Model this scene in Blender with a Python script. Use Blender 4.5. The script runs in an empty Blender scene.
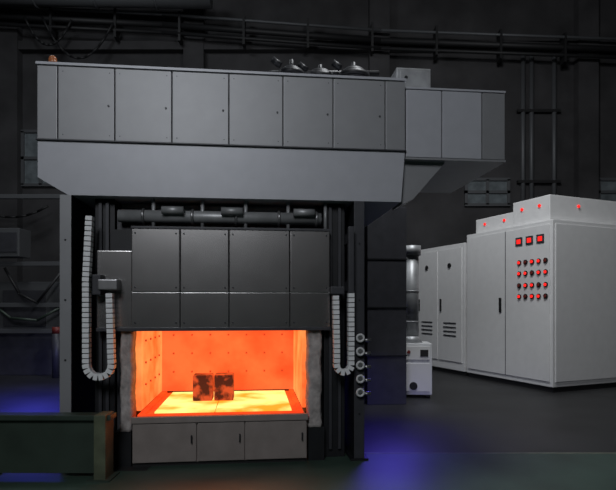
import bpy, bmesh, math, random
from mathutils import Vector, Matrix
random.seed(4)
S = bpy.context.scene
try:
    S.view_settings.view_transform = 'Standard'
except Exception: pass

# ---------------------------------------------------------------- materials
def mat(name, col, rough=0.6, metal=0.0, noise=0.0, scale=6.0, emis=None, estr=0.0, bump=0.0, stretch=None):
    m = bpy.data.materials.new(name); m.use_nodes = True
    nt = m.node_tree; b = nt.nodes['Principled BSDF']
    b.inputs['Base Color'].default_value = (*col, 1)
    b.inputs['Roughness'].default_value = rough
    b.inputs['Metallic'].default_value = metal
    tc = nt.nodes.new('ShaderNodeTexCoord')
    n = nt.nodes.new('ShaderNodeTexNoise'); n.inputs['Scale'].default_value = scale
    n.inputs['Detail'].default_value = 6
    if stretch:
        mp = nt.nodes.new('ShaderNodeMapping'); mp.inputs['Scale'].default_value = stretch
        nt.links.new(tc.outputs['Object'], mp.inputs['Vector']); nt.links.new(mp.outputs['Vector'], n.inputs['Vector'])
    else:
        nt.links.new(tc.outputs['Object'], n.inputs['Vector'])
    if noise > 0:
        r = nt.nodes.new('ShaderNodeValToRGB')
        r.color_ramp.elements[0].position = 0.3; r.color_ramp.elements[1].position = 0.7
        r.color_ramp.elements[0].color = (*[c*(1-noise) for c in col], 1)
        r.color_ramp.elements[1].color = (*[min(1, c*(1+noise)) for c in col], 1)
        nt.links.new(n.outputs['Fac'], r.inputs['Fac'])
        nt.links.new(r.outputs['Color'], b.inputs['Base Color'])
    if bump > 0:
        bp = nt.nodes.new('ShaderNodeBump'); bp.inputs['Strength'].default_value = bump
        bp.inputs['Distance'].default_value = 0.02
        nt.links.new(n.outputs['Fac'], bp.inputs['Height'])
        nt.links.new(bp.outputs['Normal'], b.inputs['Normal'])
    if emis:
        b.inputs['Emission Color'].default_value = (*emis, 1)
        b.inputs['Emission Strength'].default_value = estr
    return m

def hot(name, c1, c2, s, scale=2.5, p=(0.35, 0.65), base=(0.25, 0.07, 0.02)):
    m = mat(name, base, 0.9)
    nt = m.node_tree; b = nt.nodes['Principled BSDF']
    tc = nt.nodes.new('ShaderNodeTexCoord')
    n = nt.nodes.new('ShaderNodeTexNoise'); n.inputs['Scale'].default_value = scale; n.inputs['Detail'].default_value = 5
    nt.links.new(tc.outputs['Object'], n.inputs['Vector'])
    r = nt.nodes.new('ShaderNodeValToRGB')
    r.color_ramp.elements[0].position = p[0]; r.color_ramp.elements[1].position = p[1]
    r.color_ramp.elements[0].color = (*c1, 1); r.color_ramp.elements[1].color = (*c2, 1)
    nt.links.new(n.outputs['Fac'], r.inputs['Fac'])
    nt.links.new(r.outputs['Color'], b.inputs['Emission Color'])
    b.inputs['Emission Strength'].default_value = s
    return m

M = {}
M['panel'] = mat('hood_grey_panel', (0.27, 0.275, 0.29), 0.45, 0.2, 0.04)
M['skirt'] = mat('skirt_light_grey', (0.42, 0.43, 0.47), 0.45, 0.1, 0.04)
M['dark'] = mat('dark_frame_paint', (0.014, 0.015, 0.018), 0.5, 0.3, 0.2)
M['darkg'] = mat('dark_grey_paint', (0.045, 0.046, 0.054), 0.5, 0.2, 0.15)
M['gate'] = mat('gate_stainless_steel', (0.46, 0.45, 0.45), 0.27, 0.95, 0.07, 4)
M['steel'] = mat('brushed_steel', (0.35, 0.35, 0.36), 0.35, 0.8, 0.1)
M['duct'] = mat('galvanised_duct', (0.34, 0.35, 0.36), 0.45, 0.4, 0.2)
M['white'] = mat('white_enamel', (0.62, 0.63, 0.64), 0.45, 0, 0.03)
M['cab'] = mat('cabinet_offwhite', (0.64, 0.64, 0.64), 0.45, 0, 0.03)
M['chain'] = mat('chain_plastic', (0.80, 0.81, 0.83), 0.5)
M['black'] = mat('black_rubber', (0.008, 0.008, 0.009), 0.6)
M['table'] = mat('table_warm_grey', (0.27, 0.235, 0.22), 0.5, 0.1, 0.1)
M['fibre'] = mat('ceramic_fibre_blanket', (0.38, 0.35, 0.34), 0.95, 0, 0.3, 12, bump=1.0)
M['rim'] = hot('hot_rim', (0.9, 0.03, 0.004), (1, 0.08, 0.01), 1.0)
M['hotwall'] = hot('hot_refractory', (1.0, 0.075, 0.018), (1.0, 0.16, 0.04), 0.95)
M['hotside'] = hot('hot_side_refractory', (1.0, 0.12, 0.02), (1.0, 0.32, 0.08), 1.05)
M['hotfloor'] = hot('hot_hearth', (1.0, 0.26, 0.015), (1.0, 0.72, 0.20), 1.6, 2.0, (0.38, 0.58))
M['stud'] = hot('hot_stud', (0.45, 0.02, 0.01), (0.6, 0.03, 0.01), 0.75)
M['billet'] = hot('hot_billet_scale', (0.03, 0.002, 0.001), (0.95, 0.10, 0.02), 0.7, 8, (0.46, 0.60), base=(0.06, 0.02, 0.015))
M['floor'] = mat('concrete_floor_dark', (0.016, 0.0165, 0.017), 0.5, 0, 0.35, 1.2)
M['green'] = mat('green_floor_paint', (0.032, 0.058, 0.044), 0.5, 0, 0.3, 1.5)
M['greens'] = mat('green_steel', (0.034, 0.052, 0.040), 0.5, 0.1, 0.2, 3)
M['yellow'] = mat('floor_line_paint', (0.10, 0.11, 0.08), 0.6, 0, 0.3)
M['postg'] = mat('guard_post_paint', (0.09, 0.105, 0.065), 0.6, 0, 0.3)
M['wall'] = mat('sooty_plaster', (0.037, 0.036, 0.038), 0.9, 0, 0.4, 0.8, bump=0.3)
M['ceil'] = mat('ceiling_dark', (0.03, 0.03, 0.032), 0.9, 0, 0.2)
M['pipe'] = mat('pipe_dark', (0.009, 0.009, 0.010), 0.6)
M['pipeg'] = mat('pipe_grey', (0.09, 0.094, 0.10), 0.5, 0.2)
M['glass'] = mat('grimy_glass', (0.13, 0.15, 0.16), 0.3, 0, 0.3, 4)
M['red_led'] = mat('red_indicator', (0.3, 0.01, 0.01), 0.3, emis=(1, 0.02, 0.015), estr=1.2)
M['red'] = mat('red_paint', (0.16, 0.02, 0.015), 0.5)
M['amber'] = mat('amber_lens', (0.3, 0.11, 0.05), 0.2, emis=(1, 0.35, 0.1), estr=0.03)

# ---------------------------------------------------------------- helpers
def empty(name, loc=(0, 0, 0), rz=0):
    e = bpy.data.objects.new(name, None); S.collection.objects.link(e)
    e.location = loc; e.rotation_euler = (0, 0, rz); e.empty_display_size = 0.2
    return e

class MB:
    """mesh builder with several shapes joined in one object"""
    def __init__(s): s.bm = bmesh.new(); s.mats = []
    def mi(s, m):
        if m not in s.mats: s.mats.append(m)
        return s.mats.index(m)
    def box(s, x0, x1, y0, y1, z0, z1, m, bev=0.0, rot=None):
        c = Vector(((x0+x1)/2, (y0+y1)/2, (z0+z1)/2))
        T = Matrix.Translation(c)
        if rot is not None: T = T @ rot
        r = bmesh.ops.create_cube(s.bm, size=1, matrix=T @ Matrix.Diagonal((abs(x1-x0), abs(y1-y0), abs(z1-z0), 1)))
        fs = set(f for v in r['verts'] for f in v.link_faces)
        k = s.mi(m)
        for f in fs: f.material_index = k
        if bev > 0:
            es = list(set(e for v in r['verts'] for e in v.link_edges))
            rr = bmesh.ops.bevel(s.bm, geom=es, offset=bev, segments=2, affect='EDGES', profile=0.7)
            for f in rr['faces']: f.material_index = k
        return s
    def cyl(s, p0, p1, r, m, seg=20, r2=None):
        p0 = Vector(p0); p1 = Vector(p1); d = p1-p0
        T = Matrix.Translation((p0+p1)/2) @ d.to_track_quat('Z', 'Y').to_matrix().to_4x4()
        rr = bmesh.ops.create_cone(s.bm, cap_ends=True, segments=seg, radius1=r, radius2=r if r2 is None else r2, depth=d.length, matrix=T)
        k = s.mi(m)
        for f in set(f for v in rr['verts'] for f in v.link_faces):
            f.material_index = k; f.smooth = len(f.verts) == 4
        return s
    def sph(s, c, r, m, sc=(1, 1, 1), seg=16):
        rr = bmesh.ops.create_uvsphere(s.bm, u_segments=seg, v_segments=seg//2, radius=r, matrix=Matrix.Translation(c) @ Matrix.Diagonal((*sc, 1)))
        k = s.mi(m)
        for f in set(f for v in rr['verts'] for f in v.link_faces): f.material_index = k; f.smooth = True
        return s
    def torus(s, c, R, r, m, axis='Y', n=20, k2=8):
        k = s.mi(m); c = Vector(c); rings = []
        for i in range(n):
            a = 2*math.pi*i/n; ring = []
            for j in range(k2):
                b = 2*math.pi*j/k2; rad = R + r*math.cos(b); h = r*math.sin(b)
                if axis == 'Y': p = Vector((rad*math.cos(a), h, rad*math.sin(a)))
                elif axis == 'Z': p = Vector((rad*math.cos(a), rad*math.sin(a), h))
                else: p = Vector((h, rad*math.cos(a), rad*math.sin(a)))
                ring.append(s.bm.verts.new(c+p))
            rings.append(ring)
        for i in range(n):
            for j in range(k2):
                f = s.bm.faces.new((rings[i][j], rings[(i+1) % n][j], rings[(i+1) % n][(j+1) % k2], rings[i][(j+1) % k2]))
                f.material_index = k; f.smooth = True
        return s
    def prism(s, pts, y0, y1, m):
        """polygon in xz extruded along y"""
        k = s.mi(m)
        a = [s.bm.verts.new((x, y0, z)) for x, z in pts]; b = [s.bm.verts.new((x, y1, z)) for x, z in pts]
        fs = [s.bm.faces.new(a), s.bm.faces.new(b[::-1])]
        n = len(pts)
        for i in range(n): fs.append(s.bm.faces.new((a[i], b[i], b[(i+1) % n], a[(i+1) % n])))
        for f in fs: f.material_index = k
        return s
    def tube(s, pts, r, m, seg=10):
        for a, b in zip(pts[:-1], pts[1:]):
            s.cyl(a, b, r, m, seg)
        for p in pts[1:-1]: s.sph(p, r, m, seg=10)
        return s
    def done(s, name, parent=None, loc=None, rz=None):
        bmesh.ops.recalc_face_normals(s.bm, faces=s.bm.faces)
        me = bpy.data.meshes.new(name); s.bm.to_mesh(me); s.bm.free()
        for m in s.mats: me.materials.append(M[m])
        o = bpy.data.objects.new(name, me); S.collection.objects.link(o)
        if parent: o.parent = parent
        if loc: o.location = loc
        if rz is not None: o.rotation_euler = (0, 0, rz)
        return o

# ---------------------------------------------------------------- room shell
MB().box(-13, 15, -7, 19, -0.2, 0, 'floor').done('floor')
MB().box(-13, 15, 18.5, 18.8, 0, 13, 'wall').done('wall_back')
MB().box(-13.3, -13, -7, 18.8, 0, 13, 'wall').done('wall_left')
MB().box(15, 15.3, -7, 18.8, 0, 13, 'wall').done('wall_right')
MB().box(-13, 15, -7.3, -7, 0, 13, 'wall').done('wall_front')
MB().box(-13.3, 15.3, -7.3, 18.8, 13, 13.2, 'ceil').done('ceiling')
MB().box(-13, 15, -7, 5.15, 0.0, 0.006, 'green').box(-1.6, 15, 5.15, 5.75, 0.0, 0.006, 'green').done('floor_walkway')
MB().box(0.4, 15, 5.75, 5.79, 0.0, 0.008, 'yellow').done('trim_1')
b = MB()
b.box(-13, 15, 18.2, 18.5, 10.6, 10.9, 'wall')
for x in (-10.5, -4, 2.5, 9.8, 14): b.box(x-0.35, x+0.35, 18.15, 18.5, 0, 13, 'wall')
b.done('trim_2')
def window(name, x0, x1, z0, z1, nx, y=18.5):
    b = MB(); b.box(x0, x1, y-0.05, y-0.01, z0, z1, 'glass')
    for i in range(nx+1):
        x = x0+(x1-x0)*i/nx; b.box(x-0.05, x+0.05, y-0.12, y-0.01, z0, z1, 'pipeg')
    for z in (z0, (z0+z1)/2, z1): b.box(x0-0.05, x1+0.05, y-0.12, y-0.01, z-0.05, z+0.05, 'pipeg')
    b.done(name)
window('window_1', -10.1, -8.2, 5.9, 7.8, 3)
window('window_2', 5.6, 7.1, 5.2, 6.1, 2)
window('window_3', 10.3, 12.2, 5.2, 6.1, 2)
# pipes along wall
b = MB()
pts = [(-12.9, 17.9, 11.7), (-5, 17.9, 11.3), (2.5, 17.9, 10.75), (14.9, 17.9, 10.3)]
b.tube(pts, 0.10, 'pipe')
b.tube([(x, 17.8, z-0.32) for x, y, z in pts], 0.06, 'pipe')
b.tube([(x, 17.8, z+0.3) for x, y, z in pts], 0.05, 'pipeg')
for i in range(12):
    x = -11+i*2.2
    z = 11.6-(x+12)*0.055
    b.box(x-0.04, x+0.04, 17.75, 18.1, z-0.5, z+0.5, 'pipe')
b.done('wall_pipe_run')
b = MB()
b.cyl((-12.9, 17.2, 11.9), (-3.2, 17.2, 11.75), 0.28, 'pipeg', 24)
for x in (-11, -9, -7, -5): b.torus((x, 17.2, 11.87-(x+12.9)*0.0155), 0.28, 0.03, 'pipeg', 'X'); b.box(x-.02, x+.02, 17.18, 17.22, 12.1, 13, 'pipe')
b.done('ceiling_duct')
b = MB()
for x in (7.6, 7.9, 8.7): b.cyl((x, 18.38, 4), (x, 18.38, 10.5), 0.08, 'pipeg')
for z in (6, 8.5): b.box(7.4, 8.9, 18.3, 18.46, z-.05, z+.05, 'pipe')
b.done('vertical_pipe_bundle')
# slack cables hanging beneath the pipe run
b = MB()
def sag(p0, p1, d, n=10):
    return [(p0[0]+(p1[0]-p0[0])*i/n, p0[1], p0[2]+(p1[2]-p0[2])*i/n-d*4*(i/n)*(1-i/n)) for i in range(n+1)]
b.tube(sag((-9.6, 17.6, 11.4), (-8.0, 17.6, 11.3), 0.9), 0.04, 'pipe', 8)
b.tube(sag((-9.0, 17.6, 11.4), (-6.6, 17.6, 11.2), 1.3), 0.04, 'pipe', 8)
b.tube(sag((-12.4, 17.6, 6.0), (-8.8, 17.6, 5.0), 0.8), 0.04, 'pipe', 8)
b.done('hanging_cables')

# ---------------------------------------------------------------- furnace
RZ = math.radians(6)
ORG = (0, 5.448, 0)
F = empty('forging_furnace', ORG, RZ)
b = MB()
b.box(-2.70, 1.04, 0.02, 3.2, 3.29, 4.04, 'dark')
edges = [-2.706, -2.507, -1.957, -1.394, -0.819, -0.262, 0.265, 0.824, 1.045]
for a, c in zip(edges[:-1], edges[1:]):
    b.box(a+0.005, c-0.005, -0.01, 0.03, 3.30, 4.03, 'panel', 0.006)
    if c-a > 0.3:
        b.cyl((c-0.06, -0.02, 3.65), (c-0.06, 0.0, 3.65), 0.010, 'darkg', 10)
        for z in (3.35, 3.98):
            for x in (a+0.05, c-0.05): b.cyl((x, -0.014, z), (x, 0, z), 0.005, 'darkg', 8)
for k in range(5):
    b.box(-2.712, -2.69, 0.05+k*0.63, 0.65+k*0.63, 3.30, 4.03, 'panel', 0.004)
b.box(-2.71, 1.05, -0.03, 3.2, 4.035, 4.06, 'skirt')
b.box(-2.71, 1.05, -0.03, 0.03, 3.287, 3.298, 'darkg')
b.done('hood_panels', F)
b = MB()
b.prism([(-2.70, 3.285), (-2.70, 2.92), (-2.41, 2.75), (1.0, 2.75), (1.04, 3.285)], 0.0, 3.15, 'skirt')
b.done('hood_skirt', F)
b = MB()
b.box(1.05, 2.16, 0.03, 1.6, 3.22, 3.97, 'dark')
for a, c, m in ((1.05, 1.45, 'skirt'), (1.45, 1.90, 'skirt'), (1.90, 2.165, 'panel')):
    b.box(a+0.006, c-0.006, 0.0, 0.04, 3.235, 3.955, m, 0.006)
b.box(1.05, 2.17, 0, 1.6, 3.965, 3.985, 'skirt')
b.box(1.05, 2.17, 0, 1.6, 3.21, 3.23, 'panel')
b.prism([(1.06, 3.21), (1.52, 3.21), (1.16, 2.80), (1.04, 2.75)], 0.1, 0.5, 'panel')
b.done('hood_extension_box', F)
# roof equipment
b = MB()
for x, y, r in ((-0.1, 1.0, .14), (0.27, 1.1, .18), (0.68, 1.0, .18), (0.98, 1.3, .15)):
    b.cyl((x, y, 4.06), (x, y, 4.47), r, 'darkg'); b.cyl((x, y, 4.47), (x, y, 4.53), r*1.1, 'dark')
    b.sph((x, y, 4.53), r*0.9, 'dark', (1, 1, 0.6))
    b.cyl((x, y, 4.53), (x, y, 4.68), 0.03, 'dark')
    b.cyl((x-r, y-.1, 4.56), (x-r-.1, y-.1, 4.63), 0.04, 'dark')
b.tube([(-0.35, 1.0, 4.06), (-0.35, 1.0, 4.5), (1.0, 1.0, 4.56)], 0.04, 'dark')
b.done('roof_blower_motors', F)
b = MB(); b.box(1.09, 1.5, 0.5, 0.9, 3.985, 4.42, 'duct', 0.01); b.box(1.13, 1.46, 0.485, 0.5, 4.03, 4.38, 'duct', 0.004)
b.cyl((1.2, 0.48, 4.3), (1.2, 0.5, 4.3), 0.02, 'dark'); b.done('roof_junction_box', F)
# side plates
b = MB()
for a, c in ((-2.49, -2.38), (0.49, 0.60)):
    b.box(a, c, 0.02, 0.8, 0, 2.75, 'dark')
    b.box(a, c, -0.005, 0.02, 0, 2.75, 'panel' if a < 0 else 'darkg', 0.004)
    b.box(a-0.04, c+0.04, -0.02, 0.84, 0, 0.03, 'dark')
    for z in (0.5, 1.1, 1.7, 2.3):
        b.cyl((a+0.055, -0.012, z), (a+0.055, 0, z), 0.010, 'dark', 8)
b.done('side_plates', F)
# inner guide posts
b = MB()
for a, c in ((-2.20, -2.00), (0.19, 0.42)):
    b.box(a, c, 0.16, 0.5, 0, 2.75, 'dark', 0.01)
    b.box(a+0.05, a+0.08, 0.12, 0.16, 0.1, 2.7, 'darkg'); b.box(c-0.08, c-0.05, 0.12, 0.16, 0.1, 2.7, 'darkg')
b.done('guide_posts', F)
# furnace body shell
b = MB()
b.box(-1.99, 0.18, 0.22, 2.1, 1.62, 2.6, 'darkg')
b.box(-1.99, -1.86, 0.22, 2.1, 0.0, 1.62, 'darkg'); b.box(0.07, 0.18, 0.22, 2.1, 0.0, 1.62, 'darkg')
b.box(-1.86, 0.07, 1.62, 2.1, 0.0, 1.62, 'darkg')
b.box(-1.86, 0.07, 0.66, 1.62, 0.0, 0.40, 'darkg')
for x in (-1.6, -1.0, -0.4): b.box(x-.05, x+.05, 2.1, 2.16, 0, 2.6, 'dark')
b.done('furnace_shell', F)
# refractory lining
b = MB()
b.box(-1.86, -1.75, 0.24, 1.52, 0.53, 1.5, 'hotside'); b.box(-0.04, 0.07, 0.24, 1.52, 0.53, 1.5, 'hotside')
b.box(-1.86, 0.07, 1.5, 1.62, 0.53, 1.5, 'hotwall')
b.box(-1.86, 0.07, 0.24, 1.62, 1.5, 1.61, 'hotwall')
for i in range(7):
    for j in range(3):
        b.cyl((-1.6+i*0.235, 1.48, 0.78+j*0.24), (-1.6+i*0.235, 1.5, 0.78+j*0.24), 0.012, 'stud', 8)
for i in range(4):
    for j in range(3):
        b.cyl((-1.75, 0.45+i*0.27, 0.78+j*0.24), (-1.735, 0.45+i*0.27, 0.78+j*0.24), 0.012, 'stud', 8)
b.done('refractory_lining', F)
# hearth
b = MB()
b.box(-1.745, -0.045, 0.03, 1.49, 0.47, 0.51, 'rim')
b.box(-1.60, -0.98, 0.16, 1.42, 0.51, 0.53, 'hotfloor', 0.008)
b.box(-0.97, -0.16, 0.16, 1.42, 0.51, 0.53, 'hotfloor', 0.008)
b.box(-1.745, -0.045, 0.03, 0.09, 0.51, 0.53, 'rim', 0.006)
b.box(-1.745, -1.68, 0.09, 1.49, 0.51, 0.53, 'rim', 0.006); b.box(-0.10, -0.045, 0.09, 1.49, 0.51, 0.53, 'rim', 0.006)
b.done('hearth_slab', F)
# table cart front
b = MB()
b.box(-1.79, -0.01, 0.02, 0.64, 0.04, 0.47, 'table')
b.box(-1.80, 0.0, -0.02, 0.03, 0.45, 0.515, 'table', 0.008)
for a, c in ((-1.79, -1.144), (-1.144, -0.656), (-0.656, -0.01)):
    b.box(a+0.006, c-0.006, -0.005, 0.03, 0.05, 0.442, 'table', 0.006)
    b.box(c-0.06, c-0.045, -0.03, -0.005, 0.24, 0.32, 'dark', 0.003)
b.box(-1.79, -0.01, 0.03, 0.6, 0, 0.05, 'black')
b.done('hearth_cart', F)
# ceramic fibre jambs
b = MB()
k = b.mi('fibre')
for a, c in ((-1.92, -1.80), (0.0, 0.15)):
    rows = []
    for i in range(41):
        z = 0.36+i*(1.385-0.36)/40
        o1 = 0.005*math.sin(i*0.43+a)+random.uniform(-.003, .003); o2 = 0.005*math.sin(i*0.37+1+c)+random.uniform(-.003, .003)
        yy = 0.03+0.006*math.sin(i*0.55)
        rows.append([b.bm.verts.new(p) for p in ((a+o1, 0.22, z), (a+o1, yy+.03, z), (a+o1+.025, yy, z), ((a+c)/2, yy+0.02, z), (c+o2-.025, yy, z), (c+o2, yy+.03, z), (c+o2, 0.22, z))])
    for r0, r1 in zip(rows[:-1], rows[1:]):
        for j in range(6):
            f = b.bm.faces.new((r0[j], r0[j+1], r1[j+1], r1[j])); f.smooth = True; f.material_index = k
    for r in (rows[0], rows[-1]): b.bm.faces.new(r).material_index = k
b.done('insulation_jambs', F)
b = MB()
b.box(-1.97, -1.81, 0.05, 0.2, 0.0, 0.36, 'dark'); b.box(0.01, 0.18, 0.05, 0.2, 0.0, 0.36, 'dark')
b.done('jamb_supports', F)
# gate
b = MB()
b.box(-1.99, 0.18, 0.06, 0.14, 1.40, 2.42, 'dark')
for a, c in ((-1.80, -1.314), (-1.314, -0.819), (-0.819, -0.189), (-0.189, 0.235)):
    b.box(a+0.004, c-0.004, 0.0, 0.06, 1.78, 2.43, 'gate', 0.008)
    b.box(a+0.004, c-0.004, 0.0, 0.06, 1.42, 1.777, 'gate', 0.003)
    for z in (1.47, 1.83, 2.38):
        for x in (a+0.04, c-0.04): b.cyl((x, -0.010, z), (x, 0.0, z), 0.008, 'darkg', 8)
b.box(-2.14, -1.80, 0.02, 0.10, 1.42, 2.20, 'gate', 0.008)
b.box(-2.14, 0.235, -0.015, 0.1, 1.385, 1.42, 'darkg', 0.005)
b.box(-1.80, 0.235, -0.01, 0.1, 2.425, 2.45, 'darkg', 0.004)
b.done('lifting_gate', F)
b = MB()
b.cyl((-1.95, 0.12, 2.57), (0.15, 0.12, 2.57), 0.065, 'duct', 20)
b.cyl((-1.95, 0.3, 2.68), (0.4, 0.3, 2.68), 0.05, 'duct', 16)
for x in (-1.7, -1.2, -0.75, -0.3, 0.1):
    b.torus((x, 0.12, 2.57), 0.07, 0.015, 'steel', 'X'); b.cyl((x+.1, 0.12, 2.44), (x+.1, 0.12, 2.75), 0.02, 'duct', 10)
for x in (-1.5, -0.9, -0.15):
    b.cyl((x, 0.02, 2.62), (x+0.22, 0.02, 2.62), 0.04, 'duct')
b.done('lift_shaft', F)
b = MB(); b.box(-2.08, -1.90, -0.16, 0.02, 1.80, 1.90, 'steel', 0.01); b.box(-2.14, -2.06, -0.14, 0.03, 1.75, 1.95, 'darkg', .01)
b.box(0.22, 0.36, -0.16, 0.03, 1.76, 1.84, 'darkg', 0.01)
b.done('chain_brackets', F)
# rear tower
b = MB()
b.box(1.30, 1.96, 3.0, 3.6, 0, 3.28, 'darkg', 0.01)
for z in (0.8, 1.6, 2.4): b.box(1.29, 1.97, 2.99, 3.0, z, z+0.02, 'dark')
b.box(-2.4, 1.30, 3.16, 3.6, 0, 3.28, 'dark', 0.01)
b.box(0.62, 0.74, 2.4, 3.1, 0, 2.76, 'darkg'); b.box(0.62, 0.72, 0.5, 2.4, 2.2, 2.4, 'darkg'); b.box(0.62, 0.72, 0.5, 2.4, 1.2, 1.35, 'darkg')
b.done('rear_tower', F)
# valves
b = MB()
for i in range(5):
    z = 1.305-i*0.143
    b.cyl((0.545, -0.06, z), (0.545, -0.005, z), 0.026, 'steel', 12)
    b.torus((0.545, -0.06, z), 0.036, 0.012, 'white', 'Y'); b.box(0.51, 0.58, -0.066, -0.054, z-0.006, z+0.006, 'steel')
    b.box(0.52, 0.57, -0.03, -0.005, z-0.05, z+0.02, 'duct', 0.004)
    b.cyl((0.60, 0.05, z-0.03), (0.68, 0.05, z-0.03), 0.02, 'steel', 10)
b.done('gas_valves', F)
b = MB(); b.cyl((-2.60, 0.12, 4.06), (-2.60, 0.12, 4.10), 0.05, 'dark'); b.cyl((-2.60, 0.12, 4.10), (-2.60, 0.12, 4.15), 0.04, 'amber'); b.sph((-2.60, 0.12, 4.15), 0.04, 'amber')
b.tube([(-2.60, 0.14, 4.07), (-2.5, 0.3, 4.08), (-2.3, 0.5, 4.075)], 0.012, 'dark')
b.done('warning_beacon', F)

for k, (x0, x1) in enumerate(((-1.27, -1.045), (-1.025, -0.80))):
    b = MB(); b.box(x0, x1, 0.72, 0.98, 0.531, 0.83, 'billet', 0.02)
    b.done('hot_steel_billet', None, ORG, RZ)

def chain(pts):
    P = [Vector(p) for p in pts]; out = []; step = 0.05; carry = 0
    for a, c in zip(P[:-1], P[1:]):
        L = (c-a).length; d = carry
        while d < L: out.append((a+(c-a)*(d/L), (c-a).normalized())); d += step
        carry = d-L
    b = MB()
    for p, t in out:
        ang = math.atan2(t.x, t.z)
        R = Matrix.Rotation(ang, 4, 'Y')
        b.box(p.x-0.032, p.x+0.032, p.y-0.045, p.y+0.045, p.z-0.021, p.z+0.021, 'chain', 0.005, rot=R)
        b.box(p.x-0.024, p.x+0.024, p.y-0.035, p.y+0.035, p.z-0.027, p.z+0.027, 'black', 0, rot=R)
    return b.done('cable_drag_chain', None, ORG, RZ)
def arc(cx, cz, r, a0, a1, y, n=10):
    return [(cx+r*math.cos(math.radians(a0+(a1-a0)*i/n)), y, cz+r*math.sin(math.radians(a0+(a1-a0)*i/n))) for i in range(n+1)]
chain([(-2.17, -0.1, 2.50), (-2.20, -0.1, 1.9)]+arc(-2.08, 1.06, 0.12, 180, 360, -0.1)+[(-1.965, -0.1, 1.2), (-1.98, -0.1, 1.79)])
chain([(0.435, -0.1, 1.75)]+[(0.435, -0.1, 1.2)]+arc(0.36, 1.03, 0.075, 0, -180, -0.1)+[(0.285, -0.1, 1.2), (0.275, -0.1, 1.75)])
b = MB()
b.box(0.405, 0.465, -0.14, -0.06, 1.75, 2.46, 'darkg', 0.008)
b.box(0.41, 0.46, -0.06, 0.16, 2.3, 2.4, 'darkg'); b.box(0.41, 0.46, -0.06, 0.16, 1.8, 1.9, 'darkg')
b.done('chain_guide_rail', F)

# ---------------------------------------------------------------- electrical cabinets
CR = math.atan2(0.385, 0.923)
def cabinet(name, y0, y1, w, h, parts):
    e = empty(name, (4.59, 9.75, 0), CR)
    b = MB(); b.box(0.03, w, y0+0.02, y1-0.02, 0, 0.10, 'black'); b.box(0, w, y0, y1, 0.10, h, 'cab', 0.015)
    b.done('carcass', e); parts(e)
    return e
def near(e):
    b = MB()
    b.box(-0.02, 0, 0.06, 2.36, 0.2, 3.18, 'cab', 0.006)
    b.box(-0.024, -0.018, 1.18, 1.195, 0.2, 3.18, 'darkg')
    b.box(0.06, 2.44, -0.02, 0, 0.2, 3.18, 'cab', 0.006)
    b.done('doors', e)
    b = MB()
    for i in range(3):
        b.box(-0.035, -0.018, 0.18+i*0.27, 0.36+i*0.27, 2.84, 3.01, 'darkg', 0.01)
        b.box(-0.042, -0.03, 0.22+i*0.27, 0.32+i*0.27, 2.88, 2.97, 'red_led', 0.005)
    for r, z in enumerate((2.50, 2.28, 2.04, 1.82)):
        for i in range(5):
            y = 0.14+i*0.165
            b.cyl((-0.04, y, z), (-0.018, y, z), 0.05, 'black', 14)
            b.cyl((-0.055, y, z), (-0.04, y, z), 0.03, 'red_led' if (r+i) % 3 else 'red', 12)
    b.box(-0.04, -0.018, 1.3, 1.36, 1.5, 1.8, 'black')
    b.done('control_buttons', e)
    b = MB()
    b.box(0.15, 2.4, 0.2, 1.15, 3.26, 3.78, 'cab', 0.015)
    b.box(0.25, 1.4, 1.25, 2.4, 3.26, 3.62, 'cab', 0.015)
    for y in (0.45, 0.9): b.cyl((0.13, y, 3.6), (0.15, y, 3.6), 0.03, 'red_led')
    for y in (1.5, 2.1): b.cyl((0.23, y, 3.48), (0.25, y, 3.48), 0.03, 'red_led')
    b.cyl((0.9, 0.18, 3.6), (0.9, 0.2, 3.6), 0.03, 'red_led')
    b.done('transformer_boxes', e)
cabinet('electrical_cabinet', 0, 2.42, 2.5, 3.26, near)
def far(e):
    b = MB()
    for a, c in ((2.58, 3.45), (3.5, 4.36)):
        b.box(-0.02, 0, a, c, 0.3, 3.0, 'cab', 0.006)
        b.box(-0.05, -0.02, c-0.12, c-0.08, 1.5, 1.8, 'black')
        b.cyl((-0.04, (a+c)/2, 2.6), (-0.02, (a+c)/2, 2.6), 0.06, 'black')
        for z in (0.9, 1.0, 1.1, 1.2): b.box(-0.03, -0.02, a+0.2, c-0.2, z, z+0.03, 'darkg')
    b.done('doors', e)
cabinet('electrical_cabinet', 2.5, 4.42, 1.6, 3.1, far)

# ---------------------------------------------------------------- dust collector
e = empty('dust_collector', (1.90, 9.45, 0), math.radians(-4))
b = MB(); b.box(-0.31, 0.31, -0.25, 0.3, 0.06, 0.97, 'white', 0.02); b.box(-0.27, 0.27, -0.265, -0.25, 0.12, 0.62, 'cab', 0.008)
b.box(-0.27, 0.27, -0.265, -0.25, 0.68, 0.92, 'cab', 0.008)
for x in (-0.25, 0.25):
    for y in (-0.2, 0.25): b.cyl((x, y, 0), (x, y, 0.07), 0.03, 'black')
b.cyl((-0.02, -0.28, 0.22), (-0.02, -0.265, 0.22), 0.07, 'black'); b.done('housing', e)
b = MB(); b.box(0.1, 0.24, -0.275, -0.265, 0.74, 0.86, 'black')
b.cyl((-0.1, -0.28, 0.82), (-0.1, -0.26, 0.82), 0.03, 'red'); b.cyl((-0.19, -0.28, 0.82), (-0.19, -0.26, 0.82), 0.025, 'steel'); b.done('control_face', e)
b = MB(); b.cyl((-0.02, 0, 0.97), (-0.02, 0, 1.1), 0.2, 'duct', 24, 0.12); b.cyl((-0.02, 0, 1.1), (-0.02, 0, 2.55), 0.13, 'duct', 24)
for z in (1.35, 1.9): b.torus((-0.02, 0, z), 0.13, 0.012, 'duct', 'Z')
b.cyl((-0.02, 0, 2.55), (-0.02, 0, 2.72), 0.17, 'duct', 24, 0.17)
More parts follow.
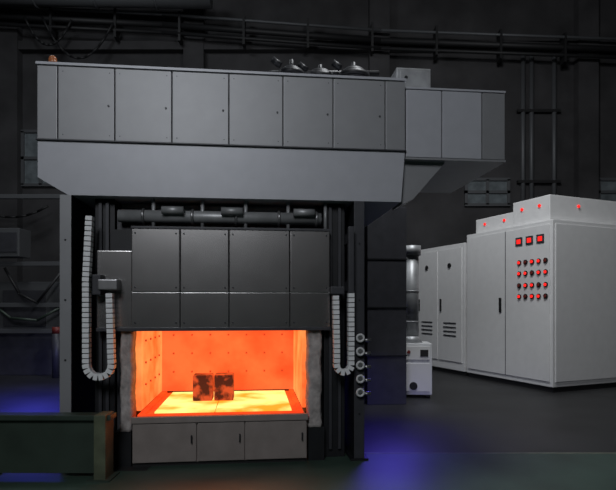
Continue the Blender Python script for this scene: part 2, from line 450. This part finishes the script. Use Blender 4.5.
b.cyl((-0.02, 0, 2.62), (-0.6, 0.1, 2.62), 0.1, 'duct', 20)
b.done('suction_pipe', e)

# ---------------------------------------------------------------- guard barrier lower left
b = MB()
b.box(-4.3, -1.93, 4.95, 5.0, 0.05, 0.57, 'greens')
b.box(-4.3, -1.86, 4.9, 5.05, 0.56, 0.61, 'greens', 0.01)
for x in (-4.25, -3.1): b.box(x-0.06, x+0.06, 4.91, 5.04, 0, 0.60, 'greens', 0.01)
b.box(-2.0, -1.89, 4.85, 5.06, 0, 0.62, 'postg', 0.01)
for x in (-4.25, -3.1, -1.95): b.box(x-0.11, x+0.11, 4.82, 5.09, 0, 0.02, 'greens')
b.done('guard_barrier')

# ---------------------------------------------------------------- background machine on the left
e = empty('press_machine', (-6.0, 12.0, 0), 0)
b = MB()
for x in (-1.6, 0.55): b.box(x-0.08, x+0.08, -0.1, 0.1, 0, 4.2, 'pipeg', 0.01)
for z in (1.0, 1.6, 2.55, 4.1): b.box(-1.6, 0.55, -0.05, 0.05, z, z+0.1, 'pipeg', 0.01)
b.box(-1.4, 0.4, 0.2, 1.5, 0, 1.0, 'darkg', 0.02)
b.box(-1.3, 0.3, 0.3, 1.3, 1.0, 2.2, 'pipeg', 0.02)
b.box(-1.2, -0.2, 0.27, 0.3, 1.15, 2.0, 'darkg', 0.01)
b.done('frame', e)
b = MB(); b.box(-1.5, -0.55, -0.2, 0.3, 2.75, 3.4, 'pipeg', 0.02); b.box(-1.45, -0.6, -0.22, -0.2, 2.85, 3.3, 'darkg', 0.01); b.done('control_box', e)
b = MB(); b.cyl((0.3, -0.2, 0), (0.3, -0.2, 1.0), 0.1, 'darkg'); b.cyl((0.3, -0.2, 1.0), (0.3, -0.2, 1.15), 0.1, 'red')
b.tube([(-1, 0, 2.5), (-0.6, -0.1, 1.9), (-0.2, -0.1, 1.7), (0.3, 0, 2.4)], 0.03, 'black')
b.tube([(-1.2, 0, 1.6), (-0.8, -0.1, 1.35), (-0.2, -0.1, 1.3), (0.3, 0, 1.6)], 0.03, 'greens'); b.done('motor_and_hoses', e)

# ---------------------------------------------------------------- lights
def area(name, loc, target, size, energy, col=(1, 1, 1), sy=None):
    l = bpy.data.lights.new(name, 'AREA'); l.energy = energy; l.color = col
    l.shape = 'RECTANGLE'; l.size = size; l.size_y = sy or size
    o = bpy.data.objects.new(name, l); S.collection.objects.link(o); o.location = loc
    o.rotation_euler = (Vector(target)-Vector(loc)).to_track_quat('-Z', 'Y').to_euler()
    return o
area('high_bay_lamp', (-1.5, -3.5, 7.0), (-0.8, 5.5, 3.0), 2.5, 310, (0.93, 0.96, 1.0))
area('high_bay_lamp', (2.0, 6.5, 9.5), (4.6, 11.5, 1.5), 1.5, 480, (0.96, 0.98, 1.0))
area('high_bay_lamp', (-6, 9, 11.5), (-7, 15, 3), 2, 260, (0.9, 0.95, 1))
area('blue_work_lamp', (1.05, 6.75, 1.0), (1.0, 6.7, 0), 0.4, 22, (0.13, 0.09, 1), 1.0)
area('blue_work_lamp', (-5.0, 9.4, 1.2), (-5.0, 9.4, 0), 1.0, 40, (0.08, 0.08, 1), 1.2)
area('chamber_glow', (-1.05, 6.2, 1.47), (-1.0, 6.0, 0.5), 1.0, 14, (1, 0.26, 0.05))

w = bpy.data.worlds.new('World'); S.world = w; w.use_nodes = True
w.node_tree.nodes['Background'].inputs[0].default_value = (0.5, 0.55, 0.65, 1)
w.node_tree.nodes['Background'].inputs[1].default_value = 0.05

# ---------------------------------------------------------------- camera
cam = bpy.data.cameras.new('camera'); co = bpy.data.objects.new('camera', cam); S.collection.objects.link(co)
co.location = (0, 0, 1.65); co.rotation_euler = (math.radians(90), 0, 0)
cam.sensor_width = 36; cam.lens = 520/616*36; cam.shift_y = (305-245)/616
S.camera = co
